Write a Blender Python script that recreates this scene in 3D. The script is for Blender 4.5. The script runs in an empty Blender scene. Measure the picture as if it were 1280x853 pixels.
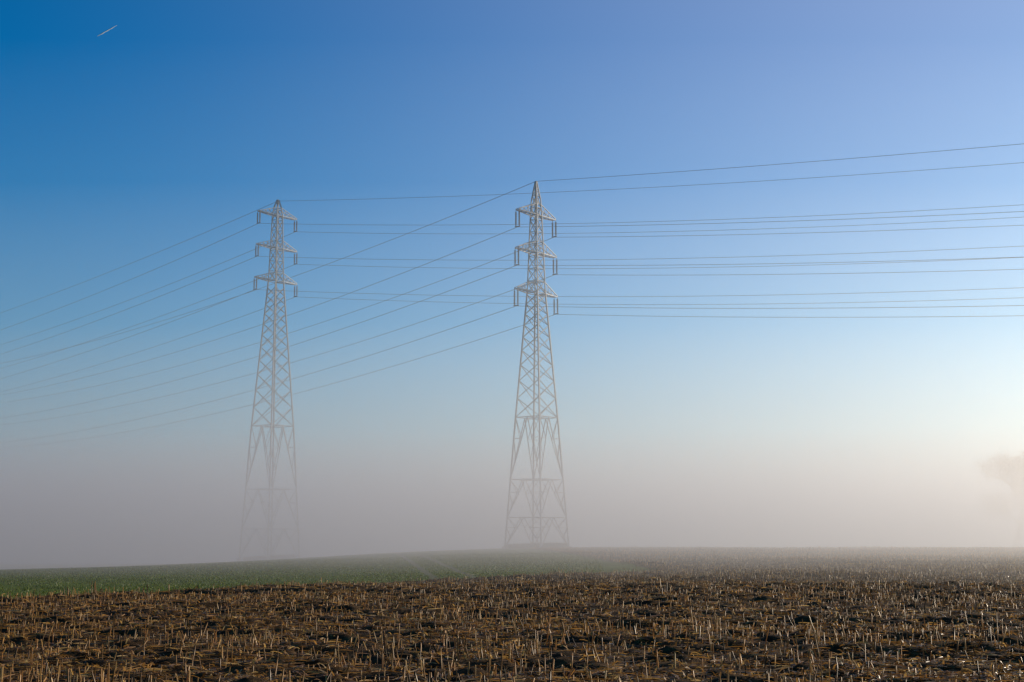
import bpy, math, numpy as np
from mathutils import Vector
rng=np.random.default_rng(7)
scene=bpy.context.scene
scene.view_settings.view_transform='Standard'
scene.view_settings.look='None'
scene.view_settings.exposure=0

SUN_AZ=51.0; SUN_EL=17.0

# ------------------------------------------------------------ helpers
def new_mat(name):
    m=bpy.data.materials.new(name); m.use_nodes=True
    return m, m.node_tree.nodes, m.node_tree.links
def mesh_obj(name,verts,faces,mat=None,cols=None,parent=None,smooth=False):
    me=bpy.data.meshes.new(name)
    verts=np.asarray(verts,dtype=np.float32); 
    if isinstance(faces,np.ndarray):
        n=faces.shape[1]
        me.vertices.add(len(verts)); me.vertices.foreach_set('co',verts.ravel())
        me.loops.add(faces.size); me.loops.foreach_set('vertex_index',faces.astype(np.int32).ravel())
        me.polygons.add(len(faces)); me.polygons.foreach_set('loop_start',np.arange(0,faces.size,n,dtype=np.int32))
        me.update(calc_edges=True)
    else:
        me.from_pydata([tuple(v) for v in verts],[],faces)
    if cols is not None:
        a=me.color_attributes.new('Col','FLOAT_COLOR','POINT')
        c=np.ones((len(verts),4),dtype=np.float32); c[:,:3]=cols
        a.data.foreach_set('color',c.ravel())
    if smooth: me.polygons.foreach_set('use_smooth',np.ones(len(me.polygons),dtype=bool))
    o=bpy.data.objects.new(name,me); scene.collection.objects.link(o)
    if mat: me.materials.append(mat)
    if parent: o.parent=parent
    return o
_G=rng.random((256,256))
def vnoise(x,y,s):
    x=np.asarray(x)/s+100.3; y=np.asarray(y)/s+57.1
    xi=np.floor(x).astype(int); yi=np.floor(y).astype(int)
    fx=x-xi; fy=y-yi; fx=fx*fx*(3-2*fx); fy=fy*fy*(3-2*fy)
    g=lambda a,b:_G[a%256,b%256]
    return (g(xi,yi)*(1-fx)+g(xi+1,yi)*fx)*(1-fy)+(g(xi,yi+1)*(1-fx)+g(xi+1,yi+1)*fx)*fy-0.5
def sstep(a,b,x):
    t=np.clip((x-a)/(b-a),0,1); return t*t*(3-2*t)
# field layout (metres, camera stands at the origin looking +Y)
P1=np.array([-16.0,44.0]); N1=np.array([-0.853,0.522])
P2=np.array([8.5,84.0]);   N2=np.array([-0.998,-0.055])
def green_d(x,y):
    d1=(x-P1[0])*N1[0]+(y-P1[1])*N1[1]
    d2=(x-P2[0])*N2[0]+(y-P2[1])*N2[1]
    return np.minimum(d1,d2)
RD=np.array([0.90,-0.436]); RN=np.array([0.436,0.90])   # stubble row direction / normal
RUTS=((20.6,.35,.16),(22.5,.35,.16),(29.5,.4,.22),(31.6,.4,.22),(40.0,.5,.2),(42.2,.5,.2),(58,.7,.22),(60.6,.7,.22))
def rowcoord(x,y):
    # rows swing slightly across the field
    return x*RN[0]+y*RN[1]+ 0.004*(x-3)**2*np.exp(-((x)/40.0)**2)
def terrain(x,y,detail=True):
    x=np.asarray(x,dtype=float); y=np.asarray(y,dtype=float)
    t=sstep(35,200,y)
    side=sstep(-75,8,x)
    z=t*(side*1.05+(1-side)*(-2.1))
    z=z-sstep(230,700,y)*6.0
    if detail:
        near=1-sstep(90,160,np.abs(y))
        g=sstep(-0.3,0.6,green_d(x,y))
        rc=rowcoord(x,y)/0.75
        ridge=0.045*np.cos(2*np.pi*rc)
        clod=0.16*vnoise(x,y,1.3)+0.13*vnoise(x,y,0.42)+0.08*vnoise(x,y,0.19)
        z=z+near*(1-0.85*g)*(ridge+clod)
        z=z+0.25*vnoise(x,y,9)*(1-0.5*g)*sstep(8,30,y)
        # wheel ruts across the stubble
        for off,w,dp in RUTS:
            z=z-dp*np.exp(-((rowcoord(x,y)-off)/w)**2)*(1-g)
    return z

# ------------------------------------------------------------ materials
def principled(m): return m.node_tree.nodes['Principled BSDF']
steel,n,l=new_mat('galvanised_steel')
b=principled(steel); b.inputs['Roughness'].default_value=0.6; b.inputs['Metallic'].default_value=0.1
nz=n.new('ShaderNodeTexNoise'); nz.inputs['Scale'].default_value=1.5
geo=n.new('ShaderNodeNewGeometry'); l.new(geo.outputs['Position'],nz.inputs['Vector'])
cr=n.new('ShaderNodeValToRGB'); cr.color_ramp.elements[0].color=(.20,.21,.22,1); cr.color_ramp.elements[1].color=(.42,.42,.42,1)
l.new(nz.outputs['Fac'],cr.inputs['Fac']); l.new(cr.outputs['Color'],b.inputs['Base Color'])
insul,n,l=new_mat('insulator_glaze'); b=principled(insul); b.inputs['Base Color'].default_value=(.05,.035,.03,1); b.inputs['Roughness'].default_value=.3
wirem,n,l=new_mat('aluminium_conductor'); b=principled(wirem); b.inputs['Base Color'].default_value=(.15,.16,.18,1); b.inputs['Roughness'].default_value=.6
conc,n,l=new_mat('concrete_footing'); b=principled(conc); b.inputs['Base Color'].default_value=(.3,.29,.27,1); b.inputs['Roughness'].default_value=.9

def colmat(name,rough,trans=0.0,spec=.25):
    m,n,l=new_mat(name); b=principled(m); b.inputs['Roughness'].default_value=rough; b.inputs['Specular IOR Level'].default_value=spec
    a=n.new('ShaderNodeVertexColor'); a.layer_name='Col'
    nz=n.new('ShaderNodeTexNoise'); nz.inputs['Scale'].default_value=30
    geo=n.new('ShaderNodeNewGeometry'); l.new(geo.outputs['Position'],nz.inputs['Vector'])
    mr=n.new('ShaderNodeMapRange'); mr.inputs['To Min'].default_value=.6; mr.inputs['To Max'].default_value=1.3
    l.new(nz.outputs['Fac'],mr.inputs['Value'])
    mx=n.new('ShaderNodeVectorMath'); mx.operation='SCALE'
    l.new(a.outputs['Color'],mx.inputs[0]); l.new(mr.outputs['Result'],mx.inputs['Scale'])
    l.new(mx.outputs['Vector'],b.inputs['Base Color'])
    if trans>0:
        t=n.new('ShaderNodeBsdfTranslucent'); l.new(mx.outputs['Vector'],t.inputs['Color'])
        ms=n.new('ShaderNodeMixShader'); ms.inputs['Fac'].default_value=trans
        out=n['Material Output']; l.new(b.outputs[0],ms.inputs[1]); l.new(t.outputs[0],ms.inputs[2]); l.new(ms.outputs[0],out.inputs['Surface'])
    return m
straw=colmat('dry_maize_straw',.40,.4,.25)
leafm=colmat('leaf',.6,.3)
wheat=colmat('young_wheat',.5,.4)

# ground material
gm,n,l=new_mat('field_soil_and_crop'); b=principled(gm); b.inputs['Roughness'].default_value=.95
b.inputs['Specular IOR Level'].default_value=.08
geo=n.new('ShaderNodeNewGeometry')
def noise(scale,detail=6,rough=.6):
    q=n.new('ShaderNodeTexNoise'); q.inputs['Scale'].default_value=scale; q.inputs['Detail'].default_value=detail; q.inputs['Roughness'].default_value=rough
    l.new(geo.outputs['Position'],q.inputs['Vector']); return q
def math_(op,a,bb,c=None):
    q=n.new('ShaderNodeMath'); q.operation=op
    for i,v in enumerate((a,bb,c)):
        if v is None: continue
        if isinstance(v,(int,float)): q.inputs[i].default_value=v
        else: l.new(v,q.inputs[i])
    return q.outputs[0]
def dist(P,N):
    s=n.new('ShaderNodeVectorMath'); s.operation='SUBTRACT'; l.new(geo.outputs['Position'],s.inputs[0]); s.inputs[1].default_value=(P[0],P[1],0)
    d=n.new('ShaderNodeVectorMath'); d.operation='DOT_PRODUCT'; l.new(s.outputs[0],d.inputs[0]); d.inputs[1].default_value=(N[0],N[1],0)
    return d.outputs['Value']
ne=noise(.6,4)
d=math_('MINIMUM',dist(P1,N1),dist(P2,N2))
d=math_('ADD',d,math_('MULTIPLY',math_('SUBTRACT',ne.outputs['Fac'],.5),3.5))
mask=n.new('ShaderNodeMapRange'); mask.inputs['From Min'].default_value=-.4; mask.inputs['From Max'].default_value=.6; l.new(d,mask.inputs['Value'])
def ramp(fac,stops):
    c=n.new('ShaderNodeValToRGB'); e=c.color_ramp.elements
    e[0].position,e[0].color=stops[0][0],(*stops[0][1],1); e[1].position,e[1].color=stops[-1][0],(*stops[-1][1],1)
    for p,col in stops[1:-1]:
        k=e.new(p); k.color=(*col,1)
    l.new(fac,c.inputs['Fac']); return c.outputs['Color']
soil=ramp(noise(5,10,.75).outputs['Fac'],[(.3,(.016,.0085,.004)),(.5,(.05,.028,.011)),(.62,(.135,.078,.029)),(.75,(.28,.165,.06))])
green=ramp(noise(.5,9,.7).outputs['Fac'],[(.3,(.07,.085,.018)),(.55,(.10,.14,.024)),(.75,(.135,.175,.036))])
# tramlines in the crop
tm=None
for P,N in (((-2.2,72),(0.995,0.095)),((-4.1,72),(0.995,0.095))):
    a=math_('ABSOLUTE',dist(P,N),0)
    q=n.new('ShaderNodeMapRange'); q.inputs['From Min'].default_value=.12; q.inputs['From Max'].default_value=.3; q.inputs['To Min'].default_value=1; q.inputs['To Max'].default_value=0
    l.new(a,q.inputs['Value']); tm=q.outputs[0] if tm is None else math_('MAXIMUM',tm,q.outputs[0])
def mixc(f,a,bb):
    q=n.new('ShaderNodeMix'); q.data_type='RGBA'; l.new(f,q.inputs['Factor'])
    for s,v in (('A',a),('B',bb)):
        sk=[i for i in q.inputs if i.name==s and i.type=='RGBA'][0]
        if isinstance(v,tuple): sk.default_value=(*v,1)
        else: l.new(v,sk)
    return [o for o in q.outputs if o.type=='RGBA'][0]
green=mixc(math_('MULTIPLY',tm,.6),green,(.18,.16,.11))
l.new(mixc(mask.outputs[0],soil,green),b.inputs['Base Color'])
bp=n.new('ShaderNodeBump'); bp.inputs['Strength'].default_value=.9; bp.inputs['Distance'].default_value=.05
l.new(noise(14,8,.7).outputs['Fac'],bp.inputs['Height']); l.new(bp.outputs[0],b.inputs['Normal'])

# ------------------------------------------------------------ ground
def axis(segs):
    out=[segs[0][0]]
    for a,bb,st in segs:
        k=max(1,int(round((bb-a)/st))); out+=list(np.linspace(a,bb,k+1)[1:])
    return np.array(out)
ys=axis([(-3000,-200,400),(-200,-10,20),(-10,14,1.5),(14,34,.09),(34,55,.16),(55,100,.35),(100,260,2),(260,700,20),(700,6000,300)])
xs=axis([(-5000,-600,300),(-600,-100,20),(-100,-40,1.5),(-40,-18,.35),(-18,18,.11),(18,40,.35),(40,100,1.5),(100,600,20),(600,5000,300)])
X,Y=np.meshgrid(xs,ys); Z=terrain(X,Y)
V=np.stack([X.ravel(),Y.ravel(),Z.ravel()],1); nx=len(xs); ny=len(ys)
i=(np.arange(ny-1)[:,None]*nx+np.arange(nx-1)[None,:]).ravel()
F=np.stack([i,i+1,i+nx+1,i+nx],1)
mesh_obj('ground',V,F,gm,smooth=True)

# ------------------------------------------------------------ maize stubble
def in_view(x,y,m=3): return np.abs(x)<0.39*y+m
def make_rows(y0,y1,step,keep):
    smax=260
    r=np.arange(-20,420,.75)
    s=np.arange(-smax,smax,step)
    S,R=np.meshgrid(s,r)
    S=S+rng.normal(0,step*.3,S.shape)
    xx=S*RD[0]+R*RN[0]; yy=S*RD[1]+R*RN[1]
    yy=yy-0.004*(xx-3)**2*np.exp(-((xx)/40.0)**2)/RN[1]
    j=rng.normal(0,.028,(2,)+S.shape)
    xx=(xx+j[0]).ravel(); yy=(yy+j[1]).ravel()
    k=(yy>y0)&(yy<=y1)&in_view(xx,yy)&(green_d(xx,yy)<-.1)&(rng.random(xx.shape)<keep)
    xx=xx[k];yy=yy[k]
    rut=np.zeros_like(xx)
    rc=rowcoord(xx,yy)
    for off,w,dp in RUTS: rut=np.maximum(rut,np.exp(-((rc-off)/(w*1.5))**2))
    k=rng.random(xx.shape)>rut*1.05
    k&=(vnoise(xx,yy,2.3)+.5)>rng.random(xx.shape)*.45
    return xx[k],yy[k]
def prisms(x,y,h,r,lean):
    N=len(x); z=terrain(x,y)-.03
    ang=rng.random(N)*6.283; la=rng.random(N)*6.283
    tl=np.abs(rng.normal(0,lean,N))
    base=np.stack([x,y,z],1); top=base+np.stack([np.cos(la)*np.sin(tl),np.sin(la)*np.sin(tl),np.cos(tl)],1)*h[:,None]
    V=np.empty((N,8,3))
    for q in range(4):
        o=np.stack([np.cos(ang+q*1.5708),np.sin(ang+q*1.5708),np.zeros(N)],1)*r[:,None]
        V[:,q]=base+o; V[:,4+q]=top+o*.8+np.stack([np.zeros(N),np.zeros(N),(q%2)*h*.08],1)
    idx=np.arange(N)[:,None]*8
    f=[[0,1,5,4],[1,2,6,5],[2,3,7,6],[3,0,4,7],[4,5,6,7]]
    F=np.concatenate([idx+np.array(a)[None,:] for a in f],0)
    return V.reshape(-1,3),F
allV=[];allF=[];allC=[];off=0
pal=np.array([[.58,.30,.075],[.70,.42,.12],[.33,.165,.04],[.76,.52,.20],[.15,.075,.022]])
for (y0,y1,st,kp,rr) in ((13,45,.078,.93,.0122),(45,90,.11,.9,.016),(90,210,.40,.8,.032)):
    x,y=make_rows(y0,y1,st,kp); N=len(x)
    h=rng.uniform(.08,.25,N)*(1+.7*vnoise(x,y,4)); h[rng.random(N)<.03]*=1.8
    V_,F_=prisms(x,y,h,np.full(N,rr)*rng.uniform(.55,1.25,N),.30)
    c=pal[rng.choice(5,N,p=[.36,.20,.25,.05,.14])]*rng.uniform(.55,1.05,(N,1))
    c=np.repeat(c,8,0); allV.append(V_);allF.append(F_+off);allC.append(c);off+=len(V_)
mesh_obj('maize_stubble',np.concatenate(allV),np.concatenate(allF),straw,np.concatenate(allC))

# leaf litter strips
def strips(x,y,L,w,up,arch,zoff=.0):
    N=len(x); z=terrain(x,y)+zoff
    a=rng.random(N)*6.283; d=np.stack([np.cos(a),np.sin(a)],1); p=np.stack([-np.sin(a),np.cos(a)],1)
    V=np.empty((N,8,3))
    tw=rng.uniform(-1,1,N)
    for q,t in enumerate((0,.33,.66,1)):
        cx=x+d[:,0]*L*t*np.cos(up); cy=y+d[:,1]*L*t*np.cos(up)
        cz=z+L*t*np.sin(up)-arch*L*t*t*1.0+.01
        ww=w*(1-.75*t*t); tt=tw*(t+.3)
        for s,e in ((0,-1),(1,1)):
            V[:,q*2+s,0]=cx+e*p[:,0]*ww*np.cos(tt); V[:,q*2+s,1]=cy+e*p[:,1]*ww*np.cos(tt); V[:,q*2+s,2]=cz+e*ww*np.sin(tt)
    idx=np.arange(N)[:,None]*8
    F=np.concatenate([idx+np.array([q*2,q*2+1,q*2+3,q*2+2])[None,:] for q in range(3)],0)
    return V.reshape(-1,3),F
allV=[];allF=[];allC=[];off=0
for (y0,y1,N,L0,L1,w0) in ((13,30,60000,.08,.42,.011),(30,60,60000,.1,.45,.016),(60,200,40000,.2,.5,.026)):
    y=np.sqrt(rng.uniform(y0**2,y1**2,N)); x=rng.uniform(-1,1,N)*(0.39*y+2)
    rut=np.zeros_like(x)
    for off_,w,dp in RUTS: rut=np.maximum(rut,np.exp(-((rowcoord(x,y)-off_)/w)**2))
    k=(green_d(x,y)<0)&((vnoise(x,y,1.7)+.5)>rng.random(N)*.7)&(rng.random(N)>rut*.8); x=x[k];y=y[k];N=len(x)
    up=np.where(rng.random(N)<.38,rng.uniform(.3,1.3,N),rng.uniform(0,.25,N))
    V_,F_=strips(x,y,rng.uniform(L0,L1,N)*np.where(up>.3,.7,1),w0*rng.uniform(.5,1.5,N),up,up*.6)
    c=pal[rng.choice(5,N,p=[.3,.17,.27,.08,.18])]*rng.uniform(.5,1.05,(N,1))
    c=np.repeat(c,8,0); allV.append(V_);allF.append(F_+off);allC.append(c);off+=len(V_)
mesh_obj('maize_leaf_litter',np.concatenate(allV),np.concatenate(allF),straw,np.concatenate(allC))

# young wheat
N=80000
y=np.sqrt(rng.uniform(40**2,140**2,N)); x=rng.uniform(-1,.15,N)*(0.39*y+3)
k=(green_d(x,y)+3.0*vnoise(x,y,2.0)>-.3+.6*rng.random(N))
for P in ((-2.2,72),(-4.1,72)):
    k&=np.abs((x-P[0])*.995+(y-P[1])*.095)>.22
x=x[k];y=y[k];N=len(x)
V_,F_=strips(x,y,rng.uniform(.06,.12,N),.010+y*.00015,rng.uniform(.7,1.4,N),np.full(N,.25))
c=np.array([.105,.15,.026])*rng.uniform(.6,1.4,(N,1))+np.array([.06,.04,.01])*rng.random((N,1))
mesh_obj('young_wheat_crop',V_,F_,wheat,np.repeat(c,8,0))

# ------------------------------------------------------------ pylons
class Beams:
    def __init__(s): s.V=[];s.F=[]
    def beam(s,a,b_,t,t2=None):
        a=Vector(a);b_=Vector(b_);d=b_-a
        if d.length<1e-4:return
        d.normalize(); up=Vector((0,0,1)) if abs(d.z)<.95 else Vector((1,0,0))
        u=d.cross(up).normalized()*t*.5; v=u.cross(d).normalized()*(t2 or t)*.5
        o=len(s.V)
        for c in (a,b_):
            for e,f in ((-1,-1),(1,-1),(1,1),(-1,1)): s.V.append(c+u*e+v*f)
        s.F+=[[o,o+1,o+5,o+4],[o+1,o+2,o+6,o+5],[o+2,o+3,o+7,o+6],[o+3,o,o+4,o+7],[o+3,o+2,o+1,o],[o+4,o+5,o+6,o+7]]
    def lathe(s,p,prof,seg=8):
        o=len(s.V)
        for z,r in prof:
            for q in range(seg):
                s.V.append(Vector(p)+Vector((r*math.cos(q*6.2832/seg),r*math.sin(q*6.2832/seg),z)))
        for k in range(len(prof)-1):
            for q in range(seg):
                s.F.append([o+k*seg+q,o+k*seg+(q+1)%seg,o+(k+1)*seg+(q+1)%seg,o+(k+1)*seg+q])
ARM=math.atan2(.78,.62)
def pylon(cx,cy,zb,prof,arms,ztop,ins_len,big,AH):
    root=bpy.data.objects.new('lattice_pylon',None); scene.collection.objects.link(root)
    root.location=(cx,cy,zb); root.rotation_euler=(0,0,ARM)
    def W(z): return float(np.interp(z,[p[0] for p in prof],[p[1] for p in prof]))
    def C(z,k): 
        w=W(z); sx,sy=((-1,-1),(1,-1),(1,1),(-1,1))[k%4]; return Vector((sx*w,sy*w,z))
    B=Beams()
    zl=sorted(set([p[0] for p in prof]))
    for k in range(4):
        for a,b_ in zip(zl[:-1],zl[1:]):
            B.beam(C(a,k),C(b_,k),.19 if a<zl[-1]*.5 else .14)
    mesh_obj('legs',B.V,B.F,steel,parent=root)
    B=Beams()
    for a,b_ in zip(big[:-1],big[1:]):
        for k in range(4):
            p0,p1,q0,q1=C(a,k),C(a,k+1),C(b_,k),C(b_,k+1)
            B.beam(q0,q1,.11)
            m=(q0+q1)/2
            B.beam(m,p0,.11);B.beam(m,p1,.11)
            for f in (.33,.66):
                l0=p0.lerp(q0,f); l1=p1.lerp(q1,f); d0=p0.lerp(m,f); d1=p1.lerp(m,f)
                B.beam(l0,d0,.075);B.beam(l1,d1,.075)
            B.beam(p0.lerp(q0,.66),p0.lerp(m,.33),.07);B.beam(p1.lerp(q1,.66),p1.lerp(m,.33),.07)
            B.beam(q0,p0.lerp(m,.66),.075);B.beam(q1,p1.lerp(m,.66),.075)
        for k in range(2): B.beam((C(b_,k)+C(b_,k+1))/2,(C(b_,k+2)+C(b_,k+3))/2,.1)
    zlow=big[-1]; zz=[zlow]; zt=arms[0][0]; z=zlow
    while z<zt-1.5:
        z+=W(z)*1.28; zz.append(min(z,zt))
    for a,b_ in zip(zz[:-1],zz[1:]):
        for k in range(4):
            B.beam(C(a,k),C(b_,k+1),.095);B.beam(C(a,k+1),C(b_,k),.095)
    zz=[zt]
    while zz[-1]<arms[-1][0]+AH-.3:
        zz.append(zz[-1]+1.9)
    for a,b_ in zip(zz[:-1],zz[1:]):
        for k in range(4):
            B.beam(C(a,k),C(b_,k+1),.08);B.beam(C(a,k+1),C(b_,k),.08);B.beam(C(b_,k),C(b_,k+1),.08)
    zp=zz[-1]
    nz_=3
    for q in range(nz_):
        a=zp+(ztop-zp)*q/nz_; b_=zp+(ztop-zp)*(q+1)/nz_
        for k in range(4): B.beam(C(a,k),C(b_,k+1),.07);B.beam(C(a,k),C(a,k+1),.07)
    mesh_obj('bracing',B.V,B.F,steel,parent=root)
    B=Beams()
    I=Beams(); att=[]
    for (za,L) in arms:
        for s in (-1,1):
            w=W(za); w2=W(za+AH); tip=Vector((s*L,0,za+.1))
            nb=4
            for e in (-1,1):
                lo=Vector((s*w,e*w,za)); hi=Vector((s*w2,e*w2,za+AH)); tp=tip+Vector((0,e*.3,0))
                B.beam(lo,tp,.12);B.beam(hi,tp+Vector((0,0,.12)),.11)
                for q in range(nb):
                    f0=q/nb;f1=(q+1)/nb
                    B.beam(lo.lerp(tp,f0),hi.lerp(tp,f1*.98),.055)
                    B.beam(lo.lerp(tp,f1),hi.lerp(tp,f1*.98),.055)
            for q in range(nb+1):
                f0=q/nb;f1=min(1,(q+1)/nb)
                a=Vector((s*w,-w,za));b_=Vector((s*w,w,za)); ta=tip+Vector((0,-.3,0)); tb=tip+Vector((0,.3,0))
                B.beam(a.lerp(ta,f0),b_.lerp(tb,f0),.07)
                B.beam(a.lerp(ta,f0),b_.lerp(tb,f1),.06)
            for e in (-.32,.32):
                p=tip+Vector((0,e,-.05))
                prof_=[(0,.03),(-.25,.03)]
                nd=int(ins_len/.17)
                for q in range(nd):
                    zq=-.28-q*(ins_len-.5)/nd
                    prof_+=[(zq,.05),(zq-.05,.15),(zq-.09,.14),(zq-.10,.05)]
                prof_+=[(-ins_len,.04)]
                I.lathe(p,prof_)
            I.beam(tip+Vector((0,-.5,-ins_len)),tip+Vector((0,.5,-ins_len)),.1,.12)
            p=tip+Vector((0,0,-ins_len-.08)); att.append((s,za,p))
        for k in range(4): B.beam(C(za,k),C(za,k+1),.1);B.beam(C(za+AH,k),C(za+AH,k+1),.08)
    mesh_obj('crossarms',B.V,B.F,steel,parent=root)
    mesh_obj('insulators',I.V,I.F,insul,parent=root)
    B=Beams()
    for k in range(4):
        c=C(0,k); B.lathe((c.x,c.y,0.35),[(0,.0),(0,.38),(-.1,.42),(-1.2,.55)],12)
    mesh_obj('footings',B.V,B.F,conc,parent=root)
    ca,sa=math.cos(ARM),math.sin(ARM)
    out=[]
    for s,za,p in att: out.append((Vector((cx+p.x*ca-p.y*sa,cy+p.x*sa+p.y*ca,zb+p.z)),1.0))
    out.append((Vector((cx,cy,zb+ztop)),0.0))
    return out
zbR=0.95; zbL=-1.2
attR=pylon(3.7,213,zbR,[(0,3.4),(19.5,2.25),(38.6,.98),(50.7,.62),(53,.5),(55.9,.08)],
   [(38.4,4.95),(44.6,4.8),(50.5,4.6)],55.9,2.6,[0.2,4.6,10.2,19.5],1.75)
attL=pylon(-43,255,zbL,[(0,3.75),(23.5,2.65),(50.0,.98),(62.5,.66),(64.0,.5),(65.4,.15)],
   [(50.2,4.9),(56.3,4.7),(62.4,4.5)],65.2,2.2,[0.2,5.5,12.5,23.8],1.5)

# ------------------------------------------------------------ conductors
def wires(name,att,spans):
    V=[];F=[]
    for p,cond in att:
        for (dx,dy,L,sagC,sagG,drop,R) in spans:
            sag=sagC if cond else sagG
            q=p+Vector((dx*L,dy*L,-drop)); N=90
            o=len(V); seg=5
            perp=Vector((-dy,dx,0))
            for k in range(N+1):
                t=k/N; c=p.lerp(q,t)+Vector((0,0,-4*sag*t*(1-t)))
                for s in range(seg):
                    a=s*6.2832/seg; V.append(c+perp*R*math.cos(a)+Vector((0,0,R*math.sin(a))))
            for k in range(N):
                for s in range(seg):
                    F.append([o+k*seg+s,o+k*seg+(s+1)%seg,o+(k+1)*seg+(s+1)%seg,o+(k+1)*seg+s])
    return mesh_obj(name,V,F,wirem,smooth=True)
wires('overhead_power_line',attR,[(-.662,.749,350,9.5,8.0,1.5,.038),(.885,-.466,350,8.5,5.5,0,.029)])
wires('overhead_power_line',attL,[(-.662,.749,350,6.5,5.0,1.5,.038),(.92,-.392,350,9.5,7.0,0,.029)])

# ------------------------------------------------------------ far tree + scrub
bark,n,l=new_mat('bark'); principled(bark).inputs['Base Color'].default_value=(.06,.045,.035,1); principled(bark).inputs['Roughness'].default_value=.9
def tree(name,x,y,H,seed,nleaf=12000):
    r=np.random.default_rng(seed)
    root=bpy.data.objects.new(name,None); scene.collection.objects.link(root); root.location=(x,y,float(terrain(x,y,False)))
    B=Beams()
    def limb(a,d,L,rad,depth,tips):
        a=Vector(a); k=4; p=a; rr=rad
        for q in range(k):
            d=(d+Vector(r.normal(0,.13,3))).normalized(); p2=p+d*L/k; B.beam(p,p2,rr*2*(1-.12*q)); 
            p=p2
            if depth<3 and q>0:
                for _ in range(2 if depth else 3):
                    nd=(d*.6+Vector((r.normal(0,.7),r.normal(0,.7),abs(r.normal(.25,.3))))).normalized()
                    limb(p,nd,L*.55,rr*.5,depth+1,tips)
        tips.append(p)
    tips=[]
    limb((0,0,0),Vector((0,0,1)),H*.62,H*.022,0,tips)
    mesh_obj('trunk_and_limbs',B.V,B.F,bark,parent=root)
    tips=np.array([tuple(t) for t in tips]); c=tips[r.choice(len(tips),nleaf)]+r.normal(0,H*.04,(nleaf,3))
    u=r.normal(0,1,(nleaf,3));u/=np.linalg.norm(u,axis=1)[:,None]; v=np.cross(u,r.normal(0,1,(nleaf,3)));v/=np.linalg.norm(v,axis=1)[:,None]
    s=r.uniform(.1,.24,(nleaf,1))*H/17
    V=np.stack([c-u*s,c+v*s*.6,c+u*s,c-v*s*.6],1).reshape(-1,3); F=np.arange(nleaf*4).reshape(-1,4)
    col=np.array([.05,.06,.02])*r.uniform(.5,1.6,(nleaf,1))
    mesh_obj('foliage',V,F,leafm,np.repeat(col,4,0),parent=root)
tree('broadleaf_tree',118,338,21,3)
V=[]
for (cx,cy) in ((-43,255),(3.7,213)):
    N=2600; a=rng.random(N)*6.283; rr=4.6*np.sqrt(rng.random(N)); x=cx+rr*np.cos(a); y=cy+rr*np.sin(a)
    v,f=strips(x,y,rng.uniform(.4,1.3,N),np.full(N,.05),rng.uniform(.8,1.5,N),np.full(N,.3)); V.append(v)
V=np.concatenate(V); N=len(V)//8; idx=np.arange(N)[:,None]*8
F=np.concatenate([idx+np.array([q*2,q*2+1,q*2+3,q*2+2])[None,:] for q in range(3)],0)
mesh_obj('weed_patch',V,F,wheat,np.repeat(np.array([.07,.07,.03])*rng.uniform(.5,1.4,(N,1)),8,0))

# ------------------------------------------------------------ contrail (10 km up)
cm,n,l=new_mat('contrail_ice'); b=principled(cm); b.inputs['Base Color'].default_value=(.6,.66,.74,1); b.inputs['Roughness'].default_value=1
a=Vector((-8180,26900,9900)); b_=Vector((-7880,27250,10270))
N=14
def tube(a,b_,r0,r1,seg=8):
    V=[];F=[];d=(b_-a).normalized();u=d.cross(Vector((0,0,1))).normalized();v=u.cross(d)
    for k in range(N+1):
        t=k/N;c=a.lerp(b_,t);r=r0+(r1-r0)*t; r*=(1+.25*math.sin(k*2.1))*(0.15+min(1,t*5))*min(1,(1-t)*4+.1)
        for s in range(seg):
            q=s*6.2832/seg;V.append(c+u*r*math.cos(q)+v*r*math.sin(q))
    for k in range(N):
        for s in range(seg):F.append([k*seg+s,k*seg+(s+1)%seg,(k+1)*seg+(s+1)%seg,(k+1)*seg+s])
    return V,F
V,F=tube(a,b_,11,7); mesh_obj('contrail',V,F,cm,smooth=True)

# ------------------------------------------------------------ fog banks (homogeneous layers)
def fog(name,x0,x1,y0,y1,z1,dens,g=.6,col=(1,.95,.88),slope=0,sx=50):
    m=bpy.data.materials.new(name+'_mat'); m.use_nodes=True; n=m.node_tree.nodes;l=m.node_tree.links
    n.remove(n['Principled BSDF']); s=n.new('ShaderNodeVolumeScatter'); s.inputs['Density'].default_value=dens; s.inputs['Anisotropy'].default_value=g; s.inputs['Color'].default_value=(*col,1)
    # added warm glow that brightens the fog, standing in for multiple scattering
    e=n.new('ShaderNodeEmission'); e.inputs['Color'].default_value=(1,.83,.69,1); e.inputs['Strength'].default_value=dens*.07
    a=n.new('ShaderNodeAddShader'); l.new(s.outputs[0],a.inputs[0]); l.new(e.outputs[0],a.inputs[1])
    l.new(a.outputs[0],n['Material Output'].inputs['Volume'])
    z0=-12
    V=[(x0,y0,z0),(x1,y0,z0),(x1,y1,z0),(x0,y1,z0),(x0+50,y0+slope,z1),(x1-sx,y0+slope,z1),(x1-sx,y1-50,z1),(x0+50,y1-50,z1)]
    F=[[3,2,1,0],[4,5,6,7],[0,1,5,4],[1,2,6,5],[2,3,7,6],[3,0,4,7]]
    return mesh_obj(name,V,F,m)
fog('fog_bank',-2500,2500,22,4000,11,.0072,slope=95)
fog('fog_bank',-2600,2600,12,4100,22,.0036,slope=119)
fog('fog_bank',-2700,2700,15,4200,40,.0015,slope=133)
fog('fog_bank',-2800,2800,30,4300,75,.0005,slope=170)

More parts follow.
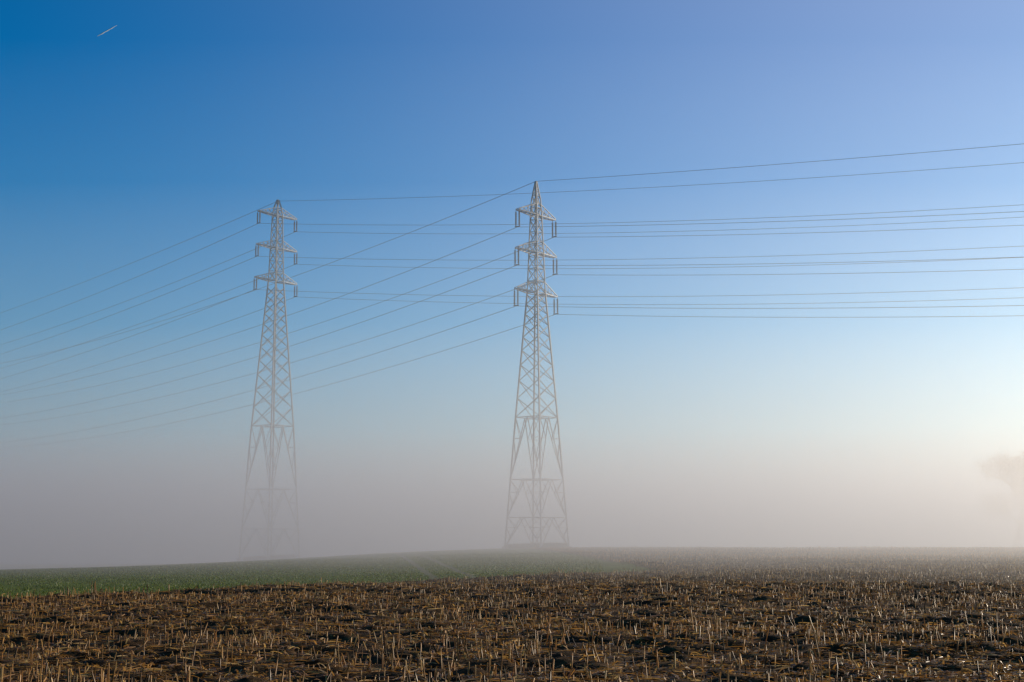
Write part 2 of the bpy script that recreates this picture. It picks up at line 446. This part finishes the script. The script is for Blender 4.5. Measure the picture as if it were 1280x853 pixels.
# ------------------------------------------------------------ world + sun
az=math.radians(SUN_AZ); el=math.radians(SUN_EL)
dirv=Vector((math.sin(az)*math.cos(el),math.cos(az)*math.cos(el),math.sin(el)))
w=bpy.data.worlds.new('World'); scene.world=w; w.use_nodes=True
n=w.node_tree.nodes;l=w.node_tree.links
sky=n.new('ShaderNodeTexSky'); sky.sky_type='NISHITA'; sky.sun_disc=False
sky.sun_elevation=el; sky.sun_rotation=az; sky.dust_density=.3; sky.ozone_density=3.0
hs=n.new('ShaderNodeHueSaturation'); hs.inputs['Saturation'].default_value=1.3; l.new(sky.outputs[0],hs.inputs['Color'])
mu=n.new('ShaderNodeVectorMath'); mu.operation='MULTIPLY'; mu.inputs[1].default_value=(.03,.78,1.02); l.new(hs.outputs[0],mu.inputs[0])
# pale mist aureole round the sun
tc=n.new('ShaderNodeTexCoord'); dt=n.new('ShaderNodeVectorMath'); dt.operation='DOT_PRODUCT'; dt.inputs[1].default_value=dirv
l.new(tc.outputs['Generated'],dt.inputs[0])
mr=n.new('ShaderNodeMapRange'); mr.inputs['From Min'].default_value=.34; mr.inputs['From Max'].default_value=1; l.new(dt.outputs['Value'],mr.inputs['Value'])
pw=n.new('ShaderNodeMath'); pw.operation='POWER'; pw.inputs[1].default_value=2.1; l.new(mr.outputs[0],pw.inputs[0])
sc=n.new('ShaderNodeVectorMath'); sc.operation='SCALE'; sc.inputs[0].default_value=(4.3,3.0,2.1); l.new(pw.outputs[0],sc.inputs['Scale'])
ad=n.new('ShaderNodeVectorMath'); ad.operation='ADD'; l.new(mu.outputs[0],ad.inputs[0]); l.new(sc.outputs[0],ad.inputs[1])
bg=n['Background']; bg.inputs['Strength'].default_value=.1
l.new(ad.outputs[0],bg.inputs['Color'])
sd=bpy.data.lights.new('sun','SUN'); sd.energy=5.0; sd.angle=math.radians(.5); sd.color=(1,.83,.63)
so=bpy.data.objects.new('sun',sd); scene.collection.objects.link(so)
so.rotation_euler=(-dirv).to_track_quat('-Z','Y').to_euler()

cam=bpy.data.cameras.new('camera'); co=bpy.data.objects.new('camera',cam); scene.collection.objects.link(co); scene.camera=co
co.location=(0,0,1.7); co.rotation_euler=(math.radians(90+8.11),0,0); cam.lens=50; cam.sensor_width=36; cam.clip_end=100000; cam.clip_start=.1
